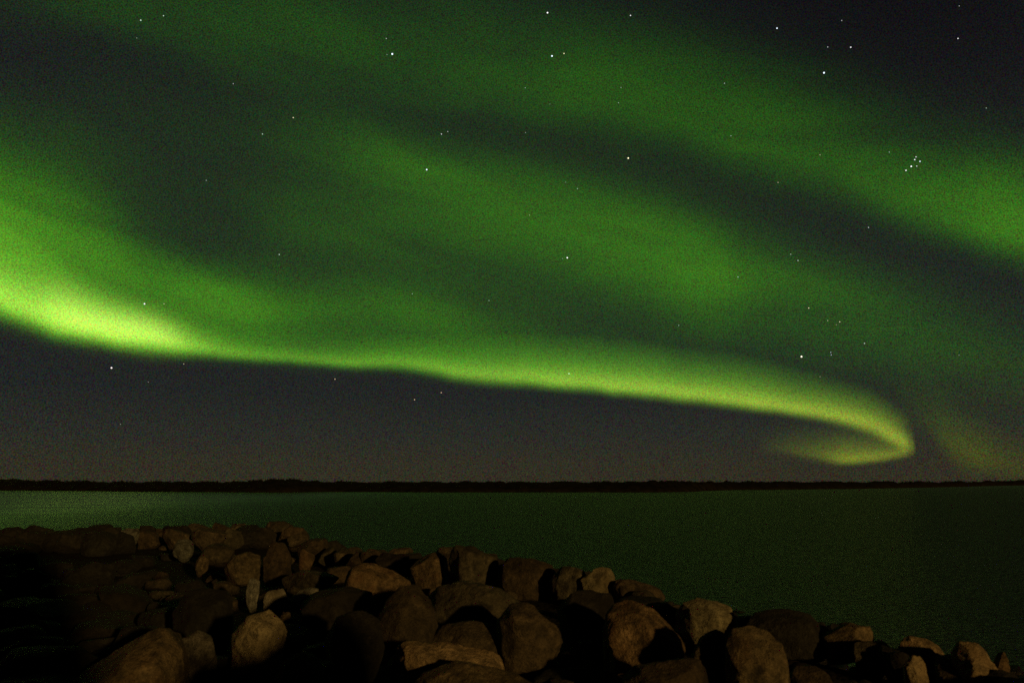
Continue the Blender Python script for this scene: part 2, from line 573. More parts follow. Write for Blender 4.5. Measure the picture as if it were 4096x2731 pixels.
def bank_height(X, Y):
    """ground height of the bank: level under the boulders, falling into the sea past its edge, raised behind the camera to cast shade"""
    P = np.stack([X, Y], 1)
    best = np.full(len(P), 1e9)
    for a, b in zip(EDGE[:-1], EDGE[1:]):
        ab = b - a
        t = np.clip(((P - a) @ ab) / (ab @ ab), 0, 1)
        d = np.hypot(*(P - (a + t[:, None] * ab)).T)
        best = np.minimum(best, d)
    poly = np.vstack([EDGE, [[-120, -60], [-120, EDGE[0][1]]]])
    inside = np.zeros(len(P), bool)
    j = len(poly) - 1
    for i in range(len(poly)):
        xi, yi = poly[i]
        xj, yj = poly[j]
        c = ((yi > Y) != (yj > Y)) & (X < (xj - xi) * (Y - yi) / (yj - yi + 1e-12) + xi)
        inside ^= c
        j = i
    sd = np.where(inside, best, -best)
    z = np.where(sd > 0, 0.42 * smoothstep(sd, 0, 1.6), sd * 0.35)
    z = z + 0.03 * np.where(sd > 0, 1, 0) * wave_noise(np.stack([X, Y, X * 0], 1), 3, 1.6)
    # hollow on the left, lowered to sink its stones into shade
    z -= 0.16 * smoothstep(-X, 3.2, 6.5) * (1 - smoothstep(Y, 24, 30)) * smoothstep(Y, 3, 8) * np.where(sd > 2, 1, 0)
    # up to the place the camera stands on
    z += 1.15 * (1 - smoothstep(Y, -1.0, 6.5)) * np.where(sd > 0, smoothstep(sd, 0, 4), 0)
    # unseen mound added behind and left of the camera to shade the left slope
    q = X + 0.58 * Y
    z += SHADE_MOUND_H * smoothstep(SHADE_MOUND_X - q, 0, 3.0) * smoothstep(-Y, 2.5, 7)
    # unseen rubble hummocks added below the picture to shade the near stones' feet
    for hx, hy, hw, hz in SHADE_HUMMOCKS:
        z += hz * np.exp(-(((X - hx) / hw) ** 2 + ((Y - hy) / .75) ** 2))
    # unseen ridge added behind the camera, its crest cut to shape the shadows
    crest = np.interp(X, SHADE_RIDGE_X, SHADE_RIDGE_Z)
    z = np.maximum(z, crest * np.exp(-((Y + 2.4) / 1.0) ** 2) - .2)
    return z


SHADE_RIDGE_X = [.9, 1.3, 2.6, 3.1, 4.0, 4.6, 5.3, 5.6, 5.9, 6.5, 6.8, 7.8, 8.1, 9.7, 10.0, 11.1, 11.5, 13]
SHADE_RIDGE_Z = [0, 2.5, 2.7, 3.5, 3.55, 3.9, 4.1, 3.9, 2.6, 2.5, 3.2, 3.25, 2.4, 2.4, 3.1, 3.1, 2.1, 0]
SHADE_MOUND_X, SHADE_MOUND_H = 1.9, 5.8
SHADE_HUMMOCKS = [(-2.1, 6.9, .9, .85), (2.3, 6.2, 1.0, .75), (3.7, 5.9, .8, .7), (-.4, 6.0, .6, .55), (5.3, 5.6, .7, .6)]


def build_bank():
    xs = np.concatenate([np.linspace(-120, -30, 30), np.linspace(-29.4, 16, 180), np.linspace(17, 60, 20)])
    ys = np.concatenate([np.linspace(-60, -10, 20), np.linspace(-9.5, 50, 150), np.linspace(52, 75, 12)])
    X, Y = np.meshgrid(xs, ys)
    Z = bank_height(X.ravel(), Y.ravel())
    Z = np.maximum(Z, -4)
    verts = np.stack([X.ravel(), Y.ravel(), Z], 1)
    nx, ny = len(xs), len(ys)
    faces = [(j * nx + i, j * nx + i + 1, (j + 1) * nx + i + 1, (j + 1) * nx + i) for j in range(ny - 1) for i in range(nx - 1)]
    mat, t = new_mat("bank_gravel")
    o_ = t.new('ShaderNodeOutputMaterial')
    p = t.new('ShaderNodeBsdfPrincipled')
    t.link(p.outputs[0], o_.inputs[0])
    geo = t.new('ShaderNodeNewGeometry')
    vz = t.new('ShaderNodeTexVoronoi')
    vz.inputs['Scale'].default_value = 7
    t.link(geo.outputs['Position'], vz.inputs['Vector'])
    r = t.new('ShaderNodeValToRGB')
    r.color_ramp.elements[0].color = (.004, .0035, .003, 1)
    r.color_ramp.elements[1].color = (.016, .013, .010, 1)
    t.link(vz.outputs['Color'], r.inputs[0])
    t.link(r.outputs[0], p.inputs['Base Color'])
    p.inputs['Roughness'].default_value = .95
    p.inputs['Specular IOR Level'].default_value = .08
    bp = t.new('ShaderNodeBump')
    bp.inputs['Strength'].default_value = 0.8
    bp.inputs['Distance'].default_value = 0.06
    bp.invert = True
    t.link(vz.outputs['Distance'], bp.inputs['Height'])
    t.link(bp.outputs[0], p.inputs['Normal'])
    o = mesh_obj("ground", verts, faces, mat)
    tag(o, "dark stony ground under the boulders of the bank", kind="structure")


build_bank()


# ------------------------------------------------------------------ boulders
def rock_material(name, dark, light, stain):
    mat, t = new_mat(name)
    o_ = t.new('ShaderNodeOutputMaterial')
    p = t.new('ShaderNodeBsdfPrincipled')
    t.link(p.outputs[0], o_.inputs[0])
    tcn = t.new('ShaderNodeTexCoord')
    oi = t.new('ShaderNodeObjectInfo')
    off = t.vmath('ADD', tcn.outputs['Object'], None)
    sc = t.scale((37.0, 11.0, 53.0), oi.outputs['Random'])
    t.link(sc, off.inputs[1])
    V = off.outputs[0]

    def noise(scale, detail, rough=.55):
        nz = t.new('ShaderNodeTexNoise')
        t.link(V, nz.inputs['Vector'])
        nz.inputs['Scale'].default_value = scale
        nz.inputs['Detail'].default_value = detail
        nz.inputs['Roughness'].default_value = rough
        return nz.outputs['Fac']
    big, mid, fine, grit = noise(1.7, 4), noise(7, 6, .65), noise(34, 3, .7), noise(75, 2, .7)
    r = t.new('ShaderNodeValToRGB')
    r.color_ramp.elements[0].position, r.color_ramp.elements[0].color = .40, (*dark, 1)
    r.color_ramp.elements[1].position, r.color_ramp.elements[1].color = .60, (*light, 1)
    mixf = t.m('ADD', t.m('MULTIPLY', mid, .6), t.m('ADD', t.m('MULTIPLY', big, .15), t.m('MULTIPLY', fine, .25)))
    t.link(mixf, r.inputs[0])
    mx = t.new('ShaderNodeMix', data_type='RGBA')
    t.link(t.smooth(big, .52, .72), mx.inputs[0])
    t.link(r.outputs[0], mx.inputs[6])
    mx.inputs[7].default_value = (*stain, 1)
    # stones of different quarries: some pinkish, some grey
    kind = t.m('FRACT', t.m('MULTIPLY', oi.outputs['Random'], 7.31))
    tint = t.new('ShaderNodeMix', data_type='RGBA')
    t.link(kind, tint.inputs[0])
    tint.inputs[6].default_value = (1.07, .96, .88, 1)
    tint.inputs[7].default_value = (.90, 1.03, 1.04, 1)
    toned = t.vmath('MULTIPLY', mx.outputs[2], tint.outputs[2]).outputs[0]
    # pale lichen and quartz blotches
    blot = noise(4.3, 3, .6)
    lich = t.m('ADD', 1.0, t.m('MULTIPLY', t.smooth(blot, .56, .66), .55))
    stainf = t.m('SUBTRACT', 1.0, t.m('MULTIPLY', t.smooth(noise(2.6, 5, .6), .52, .64), .55))
    toned = t.scale(toned, t.m('MULTIPLY', lich, stainf))
    # dark mineral specks
    spk = t.m('SUBTRACT', 1.0, t.m('MULTIPLY', t.smooth(grit, .52, .64), .75))
    lvl = t.m('MULTIPLY', spk, t.m('ADD', .7, t.m('MULTIPLY', oi.outputs['Random'], .6)))
    # the tide line: stone below it stays wet and dark with weed
    gp = t.new('ShaderNodeNewGeometry')
    gs = t.new('ShaderNodeSeparateXYZ')
    t.link(gp.outputs['Position'], gs.inputs[0])
    wet = t.smooth(t.m('SUBTRACT', gs.outputs[2], t.m('MULTIPLY', mid, .25)), 0.12, 0.36)
    lvl = t.m('MULTIPLY', lvl, t.m('ADD', .22, t.m('MULTIPLY', wet, .78)))
    t.link(t.scale(toned, lvl), p.inputs['Base Color'])
    t.link(t.m('ADD', .5, t.m('MULTIPLY', wet, .4)), p.inputs['Roughness'])
    p.inputs['Specular IOR Level'].default_value = .25
    hsum = t.m('ADD', t.m('MULTIPLY', mid, .09), t.m('ADD', t.m('MULTIPLY', fine, .03), t.m('MULTIPLY', grit, .006)))
    bp = t.new('ShaderNodeBump')
    bp.inputs['Strength'].default_value = .9
    bp.inputs['Distance'].default_value = 1.0
    t.link(hsum, bp.inputs['Height'])
    t.link(bp.outputs[0], p.inputs['Normal'])
    return mat


M = {  # light and shade of the boulders partly put into these tones
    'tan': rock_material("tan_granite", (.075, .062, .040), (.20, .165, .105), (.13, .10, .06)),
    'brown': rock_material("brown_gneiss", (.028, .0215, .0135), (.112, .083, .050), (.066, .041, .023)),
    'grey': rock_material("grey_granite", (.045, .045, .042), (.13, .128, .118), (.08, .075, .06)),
    'dim': rock_material("shaded_brown_gneiss", (.015, .013, .0095), (.062, .050, .034), (.032, .026, .018)),  # darker copy of the brown gneiss, weak lamplight put into its colour
    'dark': rock_material("shade_black_stone", (.004, .0036, .0032), (.016, .015, .0135), (.010, .009, .007)),  # shade of the unlit stones put into a near-black base colour
}


def unit_sphere(sub):
    import bmesh
    bm = bmesh.new()
    bmesh.ops.create_icosphere(bm, subdivisions=sub, radius=1)
    v = np.array([x.co[:] for x in bm.verts])
    f = [tuple(x.index for x in fc.verts) for fc in bm.faces]
    bm.free()
    return v, f


SPH = {k: unit_sphere(k) for k in (3, 4, 5, 6)}


def gauge(D, planes, p):
    """distance from the middle to the rounded polytope in each direction D"""
    acc = (np.ones(len(D)) / 1.6) ** p
    for n, d in planes:
        c = np.clip(D @ n, 0, None) / d
        acc = acc + c ** p
    return acc ** (-1 / p)


def chips(D, planes, p, r, n, lo, hi, keep_outline=False):
    """knock off corners: flat broken faces all round the stone"""
    R = gauge(D, planes, p)
    P = D * R[:, None]
    extra = []
    for k in range(n):
        nn = r.normal(size=3)
        if keep_outline:
            nn[1] = -abs(nn[1]) - .45 if k % 3 else abs(nn[1]) + .45
        nn /= np.linalg.norm(nn)
        extra.append((nn, (P @ nn).max() * r.uniform(lo, hi)))
    return gauge(D, planes + extra, p)


def rough(D, R, seed, amt, size):
    P = D * R[:, None]
    n = 1 + amt * (0.5 * wave_noise(P, seed, 2.6) + 0.32 * wave_noise(P, seed + 1, 6) + 0.25 * wave_noise(P, seed + 2, 13) + .16 * wave_noise(P, seed + 3, 27) + .10 * wave_noise(P, seed + 5, 55))
    n -= amt * 1.1 * np.abs(wave_noise(P, seed + 6, 4.5)) * .5
    n -= amt * 1.6 * np.clip(wave_noise(P, seed + 4, 5) - .8, 0, 1)
    return P * n[:, None]


def rock_mesh(name, verts, f, mat, loc):
    o = mesh_obj(name, verts, f, mat)
    o.location = loc
    try:
        o.data.set_sharp_from_angle(angle=math.radians(30))
    except Exception:
        pass
    return o


def boulder_from_outline(poly, mat, seed, label, deep=0.8, sub=5, sharp=14, lift=0.0):
    """a boulder whose front outline is the convex polygon read off the photograph, with its own depth"""
    r = np.random.RandomState(seed)
    pts = np.array(poly, float)
    vb = pts[:, 1].max()
    uc = (pts[:, 0].min() + pts[:, 0].max()) / 2
    base = ground_hit(uc, vb, BANK_Z + lift)
    wpx = pts[:, 0].max() - pts[:, 0].min()
    dist0 = base[1]
    width = wpx / F * dist0
    half = width * deep / 2
    dist = dist0 + half * 0.75
    # outline in metres in an upright plane at that distance
    Q = []
    for u, v in pts:
        d = ray(u, v)
        k = dist / d.y
        Q.append((d.x * k, CAM_Z + d.z * k))
    Q = np.array(Q)
    # bury the foot
    zmin = Q[:, 1].min()
    Q[Q[:, 1] < zmin + 0.15 * (Q[:, 1].max() - zmin), 1] -= 0.25 * (Q[:, 1].max() - zmin)
    c = (Q.min(0) + Q.max(0)) / 2
    Q = Q - c
    area = sum(Q[i][0] * Q[(i + 1) % len(Q)][1] - Q[(i + 1) % len(Q)][0] * Q[i][1] for i in range(len(Q)))
    if area < 0:
        Q = Q[::-1]
    ext = np.abs(Q).max()
    planes = []
    for i in range(len(Q)):
        a, b = Q[i], Q[(i + 1) % len(Q)]
        e = b - a
        n = np.array([e[1], -e[0]])
        ln = np.linalg.norm(n)
        if ln < 1e-6:
            continue
        n /= ln
        off = n @ a
        if off < 0.04 * ext:
            continue
        for s in (-1, 1):
            ty = s * r.uniform(.10, .55)
            nn = np.array([n[0], ty, n[1]])
            l3 = np.linalg.norm(nn)
            planes.append((nn / l3, off / l3))
    for k in range(3):
        nn = np.array([r.uniform(-.55, .55), -1, r.uniform(-.15, .6)])
        nn /= np.linalg.norm(nn)
        planes.append((nn, half * r.uniform(.75, 1.0)))
    for k in range(2):
        nn = np.array([r.uniform(-.5, .5), 1, r.uniform(-.3, .5)])
        nn /= np.linalg.norm(nn)
        planes.append((nn, half * r.uniform(.8, 1.0)))
    D, f = SPH[sub]
    # normalise sizes so the roughness scales with the stone
    pl = [(n, d / ext) for n, d in planes]
    R = chips(D, pl, 120, r, 9, .66, .92, True)
    R = np.minimum(R, 1.7)
    V = rough(D, R, seed * 7 + 1, 0.042, ext) * ext
    o = rock_mesh("boulder", V, f, M[mat], (c[0], dist, c[1]))
    tag(o, label, "boulder", "boulders of the rock bank")
    return o


def boulder_from_box(box, mat, seed, label, sub=4, sharp=11, lift=0.0, deep=0.9, group="boulders of the rock bank"):
    u0, v0, u1, v1 = box
    r = np.random.RandomState(seed)
    base = ground_hit((u0 + u1) / 2, v1, BANK_Z + lift)
    dist = base[1]
    w = (u1 - u0) / F * dist
    dist += w * deep * .35
    w = (u1 - u0) / F * dist
    zt = CAM_Z + dist * ray((u0 + u1) / 2, v0).z / ray((u0 + u1) / 2, v0).y
    zb = CAM_Z + dist * ray((u0 + u1) / 2, v1).z / ray((u0 + u1) / 2, v1).y - 0.25
    return boulder_at(((u0 + u1) / 2 - W_PX / 2) / F * dist / 1.0 * _persp(v1, dist), dist, zb, zt, w, w * deep, mat, seed, label, sub, sharp, group)


def _persp(v, dist):
    d = ray(W_PX / 2, v)
    return 1.0 / d.y * 1.0 if False else 1.0 / (math.cos(PITCH) - (-(v - H_PX / 2) / F) * math.sin(PITCH))


def boulder_at(x, y, zb, zt, w, dp, mat, seed, label, sub=4, sharp=11, group="boulders of the rock bank"):
    r = np.random.RandomState(seed)
    planes = []
    n = r.randint(6, 10)
    for k in range(n):
        nn = r.normal(size=3)
        nn[2] *= .9
        nn /= np.linalg.norm(nn)
        planes.append((nn, r.uniform(.5, 1.0)))
    planes.append((np.array([r.uniform(-.3, .3), r.uniform(-.3, .3), 1.0]) / 1.05, r.uniform(.65, .85)))
    D, f = SPH[sub]
    R = np.minimum(chips(D, planes, 90, r, 5, .7, .95), 1.35)
    V = rough(D, R, seed * 7 + 1, 0.035, 1)
    lo, hi = V.min(0), V.max(0)
    V = (V - (lo + hi) / 2) / (hi - lo) * np.array([w, dp, max(zt - zb, .15)])
    o = rock_mesh("boulder", V, f, M[mat], (x, y, (zb + zt) / 2))
    tag(o, label, "boulder", group)
    return o


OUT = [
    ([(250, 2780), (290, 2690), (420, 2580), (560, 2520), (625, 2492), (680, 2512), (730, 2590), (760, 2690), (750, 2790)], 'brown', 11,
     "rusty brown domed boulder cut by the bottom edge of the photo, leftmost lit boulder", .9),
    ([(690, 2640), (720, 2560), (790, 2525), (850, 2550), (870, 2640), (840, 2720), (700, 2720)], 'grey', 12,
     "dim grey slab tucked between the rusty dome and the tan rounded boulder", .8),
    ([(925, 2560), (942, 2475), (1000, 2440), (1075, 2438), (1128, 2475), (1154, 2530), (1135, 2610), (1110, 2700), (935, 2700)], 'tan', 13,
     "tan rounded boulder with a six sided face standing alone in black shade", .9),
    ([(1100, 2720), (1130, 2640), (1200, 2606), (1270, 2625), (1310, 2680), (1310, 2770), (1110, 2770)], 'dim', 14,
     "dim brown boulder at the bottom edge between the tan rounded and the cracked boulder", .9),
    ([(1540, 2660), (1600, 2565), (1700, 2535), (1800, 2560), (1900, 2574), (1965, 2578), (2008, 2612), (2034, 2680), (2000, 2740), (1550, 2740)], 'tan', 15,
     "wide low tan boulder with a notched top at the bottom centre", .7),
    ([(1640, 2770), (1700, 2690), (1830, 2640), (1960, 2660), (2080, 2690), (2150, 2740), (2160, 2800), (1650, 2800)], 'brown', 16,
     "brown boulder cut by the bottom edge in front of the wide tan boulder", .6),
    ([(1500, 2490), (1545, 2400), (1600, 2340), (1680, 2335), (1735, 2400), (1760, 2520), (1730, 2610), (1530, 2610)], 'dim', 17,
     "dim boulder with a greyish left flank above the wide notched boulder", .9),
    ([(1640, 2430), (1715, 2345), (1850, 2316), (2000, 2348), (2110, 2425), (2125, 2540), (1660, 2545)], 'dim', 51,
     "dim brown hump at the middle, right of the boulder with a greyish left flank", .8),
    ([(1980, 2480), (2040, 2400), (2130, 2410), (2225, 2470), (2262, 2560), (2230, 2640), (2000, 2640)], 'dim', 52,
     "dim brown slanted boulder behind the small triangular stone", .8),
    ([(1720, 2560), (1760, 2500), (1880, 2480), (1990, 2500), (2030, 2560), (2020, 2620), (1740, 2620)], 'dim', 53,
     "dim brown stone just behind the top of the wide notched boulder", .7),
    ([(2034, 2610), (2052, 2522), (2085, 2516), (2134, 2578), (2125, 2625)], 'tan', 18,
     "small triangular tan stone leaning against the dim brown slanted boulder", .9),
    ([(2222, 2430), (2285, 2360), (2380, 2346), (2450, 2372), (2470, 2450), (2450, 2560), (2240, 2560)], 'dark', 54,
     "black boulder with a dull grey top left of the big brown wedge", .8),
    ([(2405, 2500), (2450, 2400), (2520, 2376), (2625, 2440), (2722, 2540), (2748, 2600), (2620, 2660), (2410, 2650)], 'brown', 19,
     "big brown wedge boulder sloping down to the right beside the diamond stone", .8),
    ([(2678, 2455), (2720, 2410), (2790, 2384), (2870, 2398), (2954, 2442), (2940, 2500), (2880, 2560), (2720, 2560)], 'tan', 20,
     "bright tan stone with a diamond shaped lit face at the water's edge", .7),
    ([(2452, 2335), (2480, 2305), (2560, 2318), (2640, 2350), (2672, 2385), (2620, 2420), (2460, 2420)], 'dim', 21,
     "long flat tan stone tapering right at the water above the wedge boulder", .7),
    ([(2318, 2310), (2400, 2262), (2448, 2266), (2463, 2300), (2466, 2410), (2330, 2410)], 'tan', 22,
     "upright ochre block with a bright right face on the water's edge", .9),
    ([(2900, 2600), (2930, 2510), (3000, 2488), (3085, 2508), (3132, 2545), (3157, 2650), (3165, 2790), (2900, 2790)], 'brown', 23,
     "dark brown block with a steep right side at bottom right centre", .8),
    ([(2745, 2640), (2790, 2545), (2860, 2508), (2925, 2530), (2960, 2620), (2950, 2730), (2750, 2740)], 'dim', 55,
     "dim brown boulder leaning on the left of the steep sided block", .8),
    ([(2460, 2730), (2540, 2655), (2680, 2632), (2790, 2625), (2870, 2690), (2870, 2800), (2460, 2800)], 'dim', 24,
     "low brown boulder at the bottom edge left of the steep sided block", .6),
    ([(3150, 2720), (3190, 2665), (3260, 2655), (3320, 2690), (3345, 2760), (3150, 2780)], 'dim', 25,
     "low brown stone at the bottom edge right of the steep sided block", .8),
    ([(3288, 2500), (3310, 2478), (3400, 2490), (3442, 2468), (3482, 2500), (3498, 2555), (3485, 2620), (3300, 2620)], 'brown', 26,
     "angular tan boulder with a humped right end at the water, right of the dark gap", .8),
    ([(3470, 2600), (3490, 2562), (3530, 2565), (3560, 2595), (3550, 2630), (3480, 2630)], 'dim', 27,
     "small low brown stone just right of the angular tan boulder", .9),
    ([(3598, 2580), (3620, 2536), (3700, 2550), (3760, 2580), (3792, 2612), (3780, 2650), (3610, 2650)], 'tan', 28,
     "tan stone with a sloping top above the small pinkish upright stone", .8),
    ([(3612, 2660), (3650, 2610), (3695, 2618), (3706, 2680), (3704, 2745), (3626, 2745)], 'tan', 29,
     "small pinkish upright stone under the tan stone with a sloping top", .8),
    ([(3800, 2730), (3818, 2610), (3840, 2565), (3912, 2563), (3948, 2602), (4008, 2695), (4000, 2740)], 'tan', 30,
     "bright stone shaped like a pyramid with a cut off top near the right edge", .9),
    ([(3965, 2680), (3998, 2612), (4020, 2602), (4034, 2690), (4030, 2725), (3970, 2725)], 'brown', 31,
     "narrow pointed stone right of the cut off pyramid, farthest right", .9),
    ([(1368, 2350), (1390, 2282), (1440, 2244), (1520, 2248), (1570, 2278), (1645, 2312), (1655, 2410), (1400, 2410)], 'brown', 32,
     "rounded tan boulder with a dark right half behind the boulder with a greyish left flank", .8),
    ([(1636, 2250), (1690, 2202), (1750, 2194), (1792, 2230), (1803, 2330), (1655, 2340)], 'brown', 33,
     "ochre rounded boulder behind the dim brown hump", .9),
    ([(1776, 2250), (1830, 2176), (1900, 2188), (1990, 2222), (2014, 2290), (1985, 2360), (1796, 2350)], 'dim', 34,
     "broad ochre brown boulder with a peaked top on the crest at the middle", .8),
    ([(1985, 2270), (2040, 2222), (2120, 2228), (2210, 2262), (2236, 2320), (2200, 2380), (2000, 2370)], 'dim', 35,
     "brown lump on the crest between the peaked boulder and the ochre block", .8),
    ([(2195, 2320), (2250, 2262), (2330, 2268), (2372, 2320), (2370, 2400), (2210, 2400)], 'dim', 36,
     "dim brown stone just left of the upright ochre block", .9),
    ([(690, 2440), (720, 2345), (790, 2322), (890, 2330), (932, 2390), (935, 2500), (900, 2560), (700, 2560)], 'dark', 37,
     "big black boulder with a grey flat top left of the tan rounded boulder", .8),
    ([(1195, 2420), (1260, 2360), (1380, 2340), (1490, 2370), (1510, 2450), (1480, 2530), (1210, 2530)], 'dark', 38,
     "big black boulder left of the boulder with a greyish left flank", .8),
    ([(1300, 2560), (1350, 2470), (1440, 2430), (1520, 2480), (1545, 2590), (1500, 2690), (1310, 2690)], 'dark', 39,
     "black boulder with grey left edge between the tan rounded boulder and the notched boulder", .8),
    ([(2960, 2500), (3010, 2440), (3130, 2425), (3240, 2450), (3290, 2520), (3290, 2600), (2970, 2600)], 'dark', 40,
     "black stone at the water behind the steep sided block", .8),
    ([(1052, 2215), (1090, 2165), (1140, 2168), (1164, 2220), (1165, 2310), (1060, 2310)], 'dim', 41,
     "tan block standing on the crest right of centre of the left rock heap", .9),
    ([(900, 2270), (930, 2215), (1000, 2202), (1055, 2230), (1066, 2310), (910, 2320)], 'brown', 42,
     "broad ochre stone in the middle of the left rock heap", .8),
    ([(1046, 2108), (1070, 2084), (1140, 2080), (1190, 2096), (1194, 2135), (1050, 2135)], 'dim', 43,
     "flat ochre stone topmost on the left rock heap", .9),
    ([(905, 2130), (930, 2094), (980, 2090), (1008, 2115), (1010, 2170), (910, 2170)], 'dim', 44,
     "ochre stone on the crest left of the topmost flat stone", .9),
]
for poly, mat, seed, label, deep in OUT:
    wide = max(p[0] for p in poly) - min(p[0] for p in poly)
    boulder_from_outline(poly, mat, seed, label, deep, sub=6 if wide > 330 else 5)

BOX = [
    ((1118, 2445, 1170, 2520), 'dim', "little brown stone behind the tan rounded boulder's right shoulder"),
    ((1200, 2192, 1258, 2270), 'brown', "small upright ochre stone right of the tan block"),
    ((1140, 2132, 1235, 2190), 'dim', "dim brown stone under the topmost flat stone"),
    ((985, 2310, 1040, 2405), 'grey', "small pale upright stone above the tan rounded boulder"),
    ((1065, 2348, 1172, 2420), 'grey', "grey topped stone right of the small pale upright stone"),
    ((1168, 2348, 1280, 2415), 'grey', "grey topped low stone touching the big black boulder's left"),
    ((1130, 2272, 1340, 2350), 'dim', "long low brown stone left of the rounded boulder with a dark half"),
    ((785, 2216, 836, 2275), 'brown', "small ochre stone at the left edge of the left rock heap"),
    ((810, 2172, 935, 2240), 'dim', "brown stone behind the broad ochre stone"),
    ((695, 2155, 772, 2225), 'grey', "grey slanted stone at the left foot of the rock heap"),
    ((480, 2112, 545, 2185), 'grey', "grey upright stone on the dark left crest"),
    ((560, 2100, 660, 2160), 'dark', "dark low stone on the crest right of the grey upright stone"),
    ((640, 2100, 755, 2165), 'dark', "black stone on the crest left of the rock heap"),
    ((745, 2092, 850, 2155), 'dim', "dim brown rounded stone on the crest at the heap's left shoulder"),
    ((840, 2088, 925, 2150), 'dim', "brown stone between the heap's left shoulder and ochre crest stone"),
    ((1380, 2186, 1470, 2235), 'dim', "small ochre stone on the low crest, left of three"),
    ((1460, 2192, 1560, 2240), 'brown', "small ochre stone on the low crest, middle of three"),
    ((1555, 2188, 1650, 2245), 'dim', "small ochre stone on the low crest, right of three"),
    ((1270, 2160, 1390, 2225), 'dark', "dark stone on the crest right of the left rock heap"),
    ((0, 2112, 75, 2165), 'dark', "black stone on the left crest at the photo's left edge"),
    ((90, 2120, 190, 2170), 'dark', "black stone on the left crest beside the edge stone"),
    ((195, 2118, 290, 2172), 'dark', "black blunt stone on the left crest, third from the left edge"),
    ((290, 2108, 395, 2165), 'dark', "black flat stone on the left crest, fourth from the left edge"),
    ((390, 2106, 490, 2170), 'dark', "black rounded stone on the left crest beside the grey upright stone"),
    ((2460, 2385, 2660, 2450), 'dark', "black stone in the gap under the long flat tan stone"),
    ((3560, 2600, 3640, 2680), 'dark', "black stone left of the small pinkish upright stone"),
]
for k, (box, mat, label) in enumerate(BOX):
    boulder_from_box(box, mat, 200 + k, label)


SKYLINE = [(-60, 2124), (300, 2120), (480, 2112), (700, 2102), (900, 2098), (1050, 2094), (1190, 2096), (1240, 2140), (1300, 2176), (1400, 2192), (1650, 2196), (1750, 2200), (1800, 2180),
           (1900, 2190), (2000, 2222), (2200, 2256), (2400, 2272), (2470, 2312), (2660, 2378), (2690, 2408), (2790, 2400), (2950, 2448), (3000, 2446), (3250, 2476), (3300, 2486),
           (3450, 2482), (3500, 2560), (3600, 2572), (3640, 2548), (3790, 2612), (3960, 2650), (4110, 2690)]


def edge_row():
    rng = np.random.RandomState(5)
    u = -40.0
    xs, ys = zip(*SKYLINE)
    k = 0
    while u < 4120:
        v = float(np.interp(u, xs, ys))
        w = rng.uniform(80, 135) * (1 + max(0, u - 2000) / 5000)
        drop = rng.uniform(2, 16)
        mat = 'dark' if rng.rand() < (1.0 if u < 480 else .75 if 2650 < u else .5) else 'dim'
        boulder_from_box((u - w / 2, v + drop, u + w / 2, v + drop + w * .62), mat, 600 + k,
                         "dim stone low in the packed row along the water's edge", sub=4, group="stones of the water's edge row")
        u += w * rng.uniform(.5, .7)
        k += 1


edge_row()


def scatter():
    rng = np.random.RandomState(77)
    taken = [(o.location.x, o.location.y, max(o.dimensions.x, o.dimensions.y) / 2) for o in bpy.data.objects if o.name.startswith('boulder')]

    def put(n, urange, vrange, mat, size, label, group, zr, gap=0.55):
        done = 0
        tries = 0
        while done < n and tries < 6000:
            tries += 1
            u, v = rng.uniform(*urange), rng.uniform(*vrange)
            x, y = ground_hit(u, v)
            w = rng.uniform(*size)
            if any((x - a) ** 2 + (y - b) ** 2 < (gap * (w + 2 * c)) ** 2 for a, b, c in taken):
                continue
            z0 = float(bank_height(np.array([x]), np.array([y]))[0])
            if z0 < -0.3:
                continue
            h = w * rng.uniform(.55, .8)
            zt = z0 + h * rng.uniform(*zr)
            boulder_at(x, y, zt - h, zt, w, w * rng.uniform(.8, 1.1), mat, 1000 + len(taken), label, 4, 11, group)
            taken.append((x, y, w / 2))
            done += 1
    put(46, (620, 1750), (2130, 2420), 'dim', (.35, .75), "small dim brown stone packed into the middle of the rock heap", "small stones of the rock heap", (.55, .85), .30)
    put(26, (1700, 3000), (2280, 2700), 'dim', (.3, .6), "small dim brown stone packed between the boulders right of the middle", "small stones right of the middle", (.55, .85), .28)
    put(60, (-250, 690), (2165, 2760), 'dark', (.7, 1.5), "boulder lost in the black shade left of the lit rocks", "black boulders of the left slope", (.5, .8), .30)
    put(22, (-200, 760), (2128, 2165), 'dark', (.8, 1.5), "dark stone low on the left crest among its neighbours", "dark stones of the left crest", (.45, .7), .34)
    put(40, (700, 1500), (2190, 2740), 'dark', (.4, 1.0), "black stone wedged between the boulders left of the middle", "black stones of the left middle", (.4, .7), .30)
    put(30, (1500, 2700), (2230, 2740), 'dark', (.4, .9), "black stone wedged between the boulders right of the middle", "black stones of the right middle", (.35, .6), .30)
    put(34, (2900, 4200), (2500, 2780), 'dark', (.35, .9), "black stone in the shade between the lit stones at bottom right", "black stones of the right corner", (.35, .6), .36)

scatter()

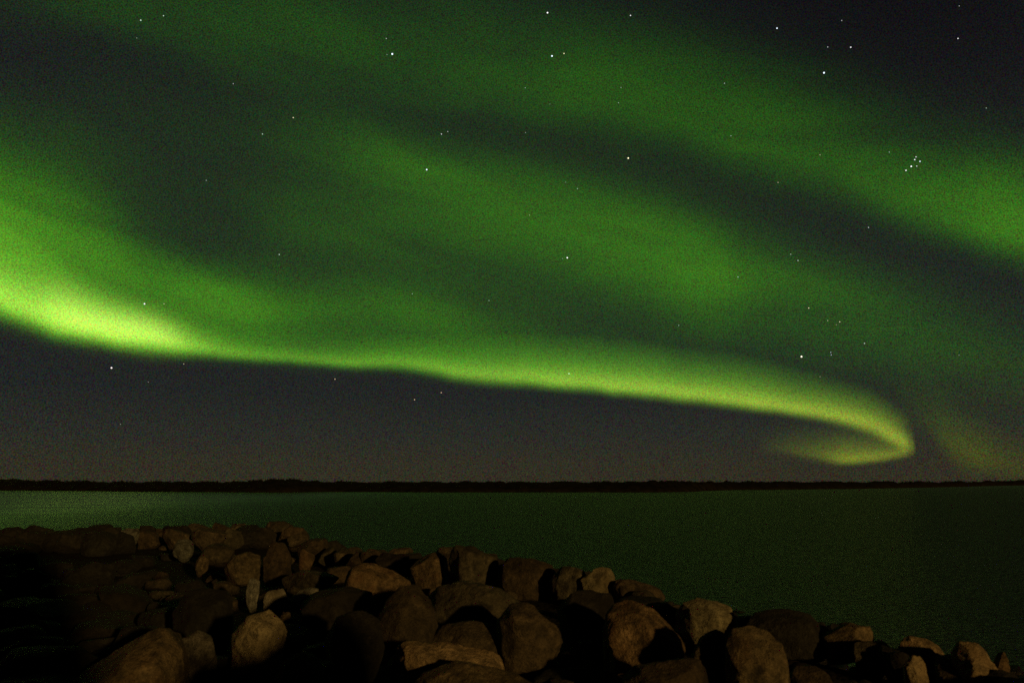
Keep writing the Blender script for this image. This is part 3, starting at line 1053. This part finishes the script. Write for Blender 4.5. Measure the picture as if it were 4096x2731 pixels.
# ------------------------------------------------------------------ stars
WH, BL, YE, OR, GR = (1, 1, 1), (.75, .88, 1), (1, .92, .55), (1, .72, .4), (.75, 1, .8)
STARS = [
    (1569, 217, 12, BL, 2.2, "brightest blue white star in the upper left, close to the top edge"),
    (1548, 219, 6, GR, .3, "faint star touching the brightest blue white star's left side"),
    (1545, 155, 6, WH, .5, "small star just above the brightest blue white star"),
    (2190, 52, 10, WH, 1.6, "bright white star nearest the top edge at the middle"),
    (2522, 63, 8, WH, .8, "white star at the top edge right of the middle"),
    (2208, 225, 11, BL, 1.7, "bright blue white star, left one of a close pair at upper middle"),
    (2256, 215, 8, YE, .9, "yellow star, right one of a close pair at upper middle"),
    (1766, 537, 7, WH, .8, "white star, lower one of a pair in the dark lane left of middle"),
    (1791, 527, 6, WH, .5, "faint star, upper one of a pair in the dark lane left of middle"),
    (1707, 679, 10, BL, 1.6, "bright blue white star between the upper bands left of middle"),
    (2513, 633, 10, YE, 1.6, "bright yellow star in the dark lane right of the middle"),
    (2101, 352, 6, GR, .4, "faint star at the lower rim of the upper green band, middle"),
    (2200, 417, 5, GR, .3, "very faint star under the blue and yellow pair"),
    (2484, 351, 6, GR, .4, "faint star in the upper green band, upper of two right of middle"),
    (2474, 412, 6, GR, .4, "faint star in the upper green band, lower of two right of middle"),
    (2102, 531, 5, WH, .4, "faint star in the dark lane at the middle"),
    (2310, 755, 6, GR, .5, "faint star, lower of two in the middle green patch"),
    (2263, 729, 5, GR, .35, "faint star, upper of two in the middle green patch"),
    (2118, 861, 6, YE, .45, "faint yellowish star alone in the dim green at the middle"),
    (563, 82, 8, GR, .7, "pale star at top left, lower one of two"),
    (654, 64, 7, GR, .6, "pale star at top left, upper one of two"),
    (1173, 471, 8, YE, .7, "pale yellow star in the dark upper left sky"),
    (1050, 537, 7, GR, .6, "pale greenish star below left of the pale yellow star"),
    (933, 336, 6, WH, .4, "faint star in the dark sky of the upper left"),
    (547, 153, 5, GR, .3, "very faint star under the pale top left pair"),
    (825, 722, 6, GR, .4, "faint green star in the dim glow at left"),
    (3108, 114, 9, BL, 1.2, "blue white star near the top edge, left in the dark upper right sky"),
    (3403, 190, 8, WH, .9, "white star, right one of a level pair in the upper right sky"),
    (3311, 189, 6, WH, .5, "faint star, left one of a level pair in the upper right sky"),
    (3296, 292, 11, BL, 1.8, "brightest star of the dark upper right sky"),
    (3367, 83, 6, WH, .4, "faint star near the top edge above the level pair"),
    (3832, 155, 7, WH, .8, "white star alone near the top right corner"),
    (3837, 25, 5, WH, .35, "very faint star at the top edge by the right corner"),
    (3945, 433, 6, GR, .35, "faint star near the right edge above the small cluster"),
    (2898, 334, 6, GR, .5, "faint star at the left rim of the upper right sky"),
    (2924, 544, 6, GR, .45, "faint star in the brightest stretch of the upper green band"),
    (3280, 620, 6, YE, .4, "faint yellow star left of the small cluster"),
    (3557, 609, 6, GR, .4, "faint star just left of the small cluster, not part of it"),
    (3664, 628, 7, WH, .7, "star at the top of the small cluster at right"),
    (3659, 639, 8, WH, .9, "star second from the top of the small cluster at right"),
    (3680, 646, 8, BL, 1.0, "star at the right corner of the small cluster"),
    (3645, 666, 9, WH, 1.4, "brightest star of the small cluster, lower middle"),
    (3667, 665, 7, WH, .6, "dim star at the lower right of the small cluster"),
    (3624, 682, 8, WH, 1.0, "star at the lower left tip of the small cluster"),
    (3112, 730, 6, YE, .5, "faint yellow star at the lower rim of the upper band, right"),
    (3474, 910, 6, WH, .6, "small white star in the dark lane under the cluster"),
    (578, 1215, 9, WH, 1.4, "white star above the brightest part of the aurora, left of a pair"),
    (656, 1215, 6, YE, .6, "small star above the brightest part of the aurora, right of a pair"),
    (446, 1471, 10, (1, .85, .78), 1.7, "bright pinkish star just under the aurora at left"),
    (735, 1455, 6, YE, .5, "small yellow star touching the lower rim of the aurora at left"),
    (593, 1528, 5, WH, .3, "very faint star below right of the bright pinkish star"),
    (482, 1696, 5, WH, .3, "very faint star low in the dark sky at left"),
    (1340, 1516, 7, OR, .8, "small orange star under the aurora left of the middle"),
    (1117, 1018, 7, GR, .7, "white star in the dim glow above the aurora left of middle"),
    (2269, 1031, 10, WH, 1.7, "bright white star in the middle of the sky above the arc"),
    (2250, 1034, 5, GR, .4, "faint star touching the bright white star in mid sky"),
    (1649, 1175, 6, GR, .45, "faint star above the aurora, between left and middle"),
    (1956, 1202, 6, GR, .5, "faint star above the aurora just left of the middle"),
    (2276, 1494, 7, WH, .9, "small white star inside the bright arc right of the middle"),
    (1765, 1570, 7, OR, .8, "orange star in the dark under the arc, upper of two"),
    (1658, 1598, 7, OR, .8, "orange star in the dark under the arc, lower of two"),
    (2715, 1301, 6, GR, .5, "faint star above the arc, right of the middle"),
    (3206, 1426, 12, (1, .88, .68), 2.2, "brightest orange white star above the hooked end of the arc"),
    (3323, 1409, 6, BL, .6, "upper star of a touching pair beside the brightest orange white star"),
    (3325, 1419, 6, BL, .6, "lower star of a touching pair beside the brightest orange white star"),
    (3235, 1232, 7, YE, .8, "yellow star alone above the brightest orange white star"),
    (3311, 1282, 6, YE, .5, "leftmost of three close faint stars at right"),
    (3359, 1287, 7, YE, .7, "rightmost of three close faint stars at right"),
    (3345, 1299, 5, YE, .4, "lowest of three close faint stars at right"),
    (3458, 1373, 7, GR, .6, "pale star right of the touching pair"),
    (3192, 1042, 7, GR, .6, "pale star, lower of two left of the dark lane at right"),
    (3163, 1017, 6, GR, .5, "pale star, upper of two left of the dark lane at right"),
    (2952, 1108, 7, GR, .5, "pale star at the right rim of the middle green patch"),
    (3836, 1420, 5, WH, .3, "very faint star near the right edge above the hook"),
    (3280, 1506, 5, YE, .35, "faint yellow star just above the right part of the arc"),
]


def build_stars():
    DIST = 60000.0
    v, f = unit_sphere(2)
    me0 = {}
    for k, (u, vv, size, colr, power, label) in enumerate(STARS):
        key = (colr, power)
        if key not in me0:
            mat, t = new_mat("starlight")
            o_ = t.new('ShaderNodeOutputMaterial')
            e = t.new('ShaderNodeEmission')
            e.inputs[0].default_value = (*colr, 1)
            e.inputs[1].default_value = power * 1.15
            t.link(e.outputs[0], o_.inputs[0])
            mat.cycles.emission_sampling = 'NONE'
            me0[key] = mat
        d = ray(u, vv)
        r = size * 0.5 / F * DIST * 0.52
        o = mesh_obj("star", v * r, f, me0[key])
        o.location = Vector((0, 0, CAM_Z)) + d * DIST
        tag(o, label, "star", "stars of the night sky")


build_stars()
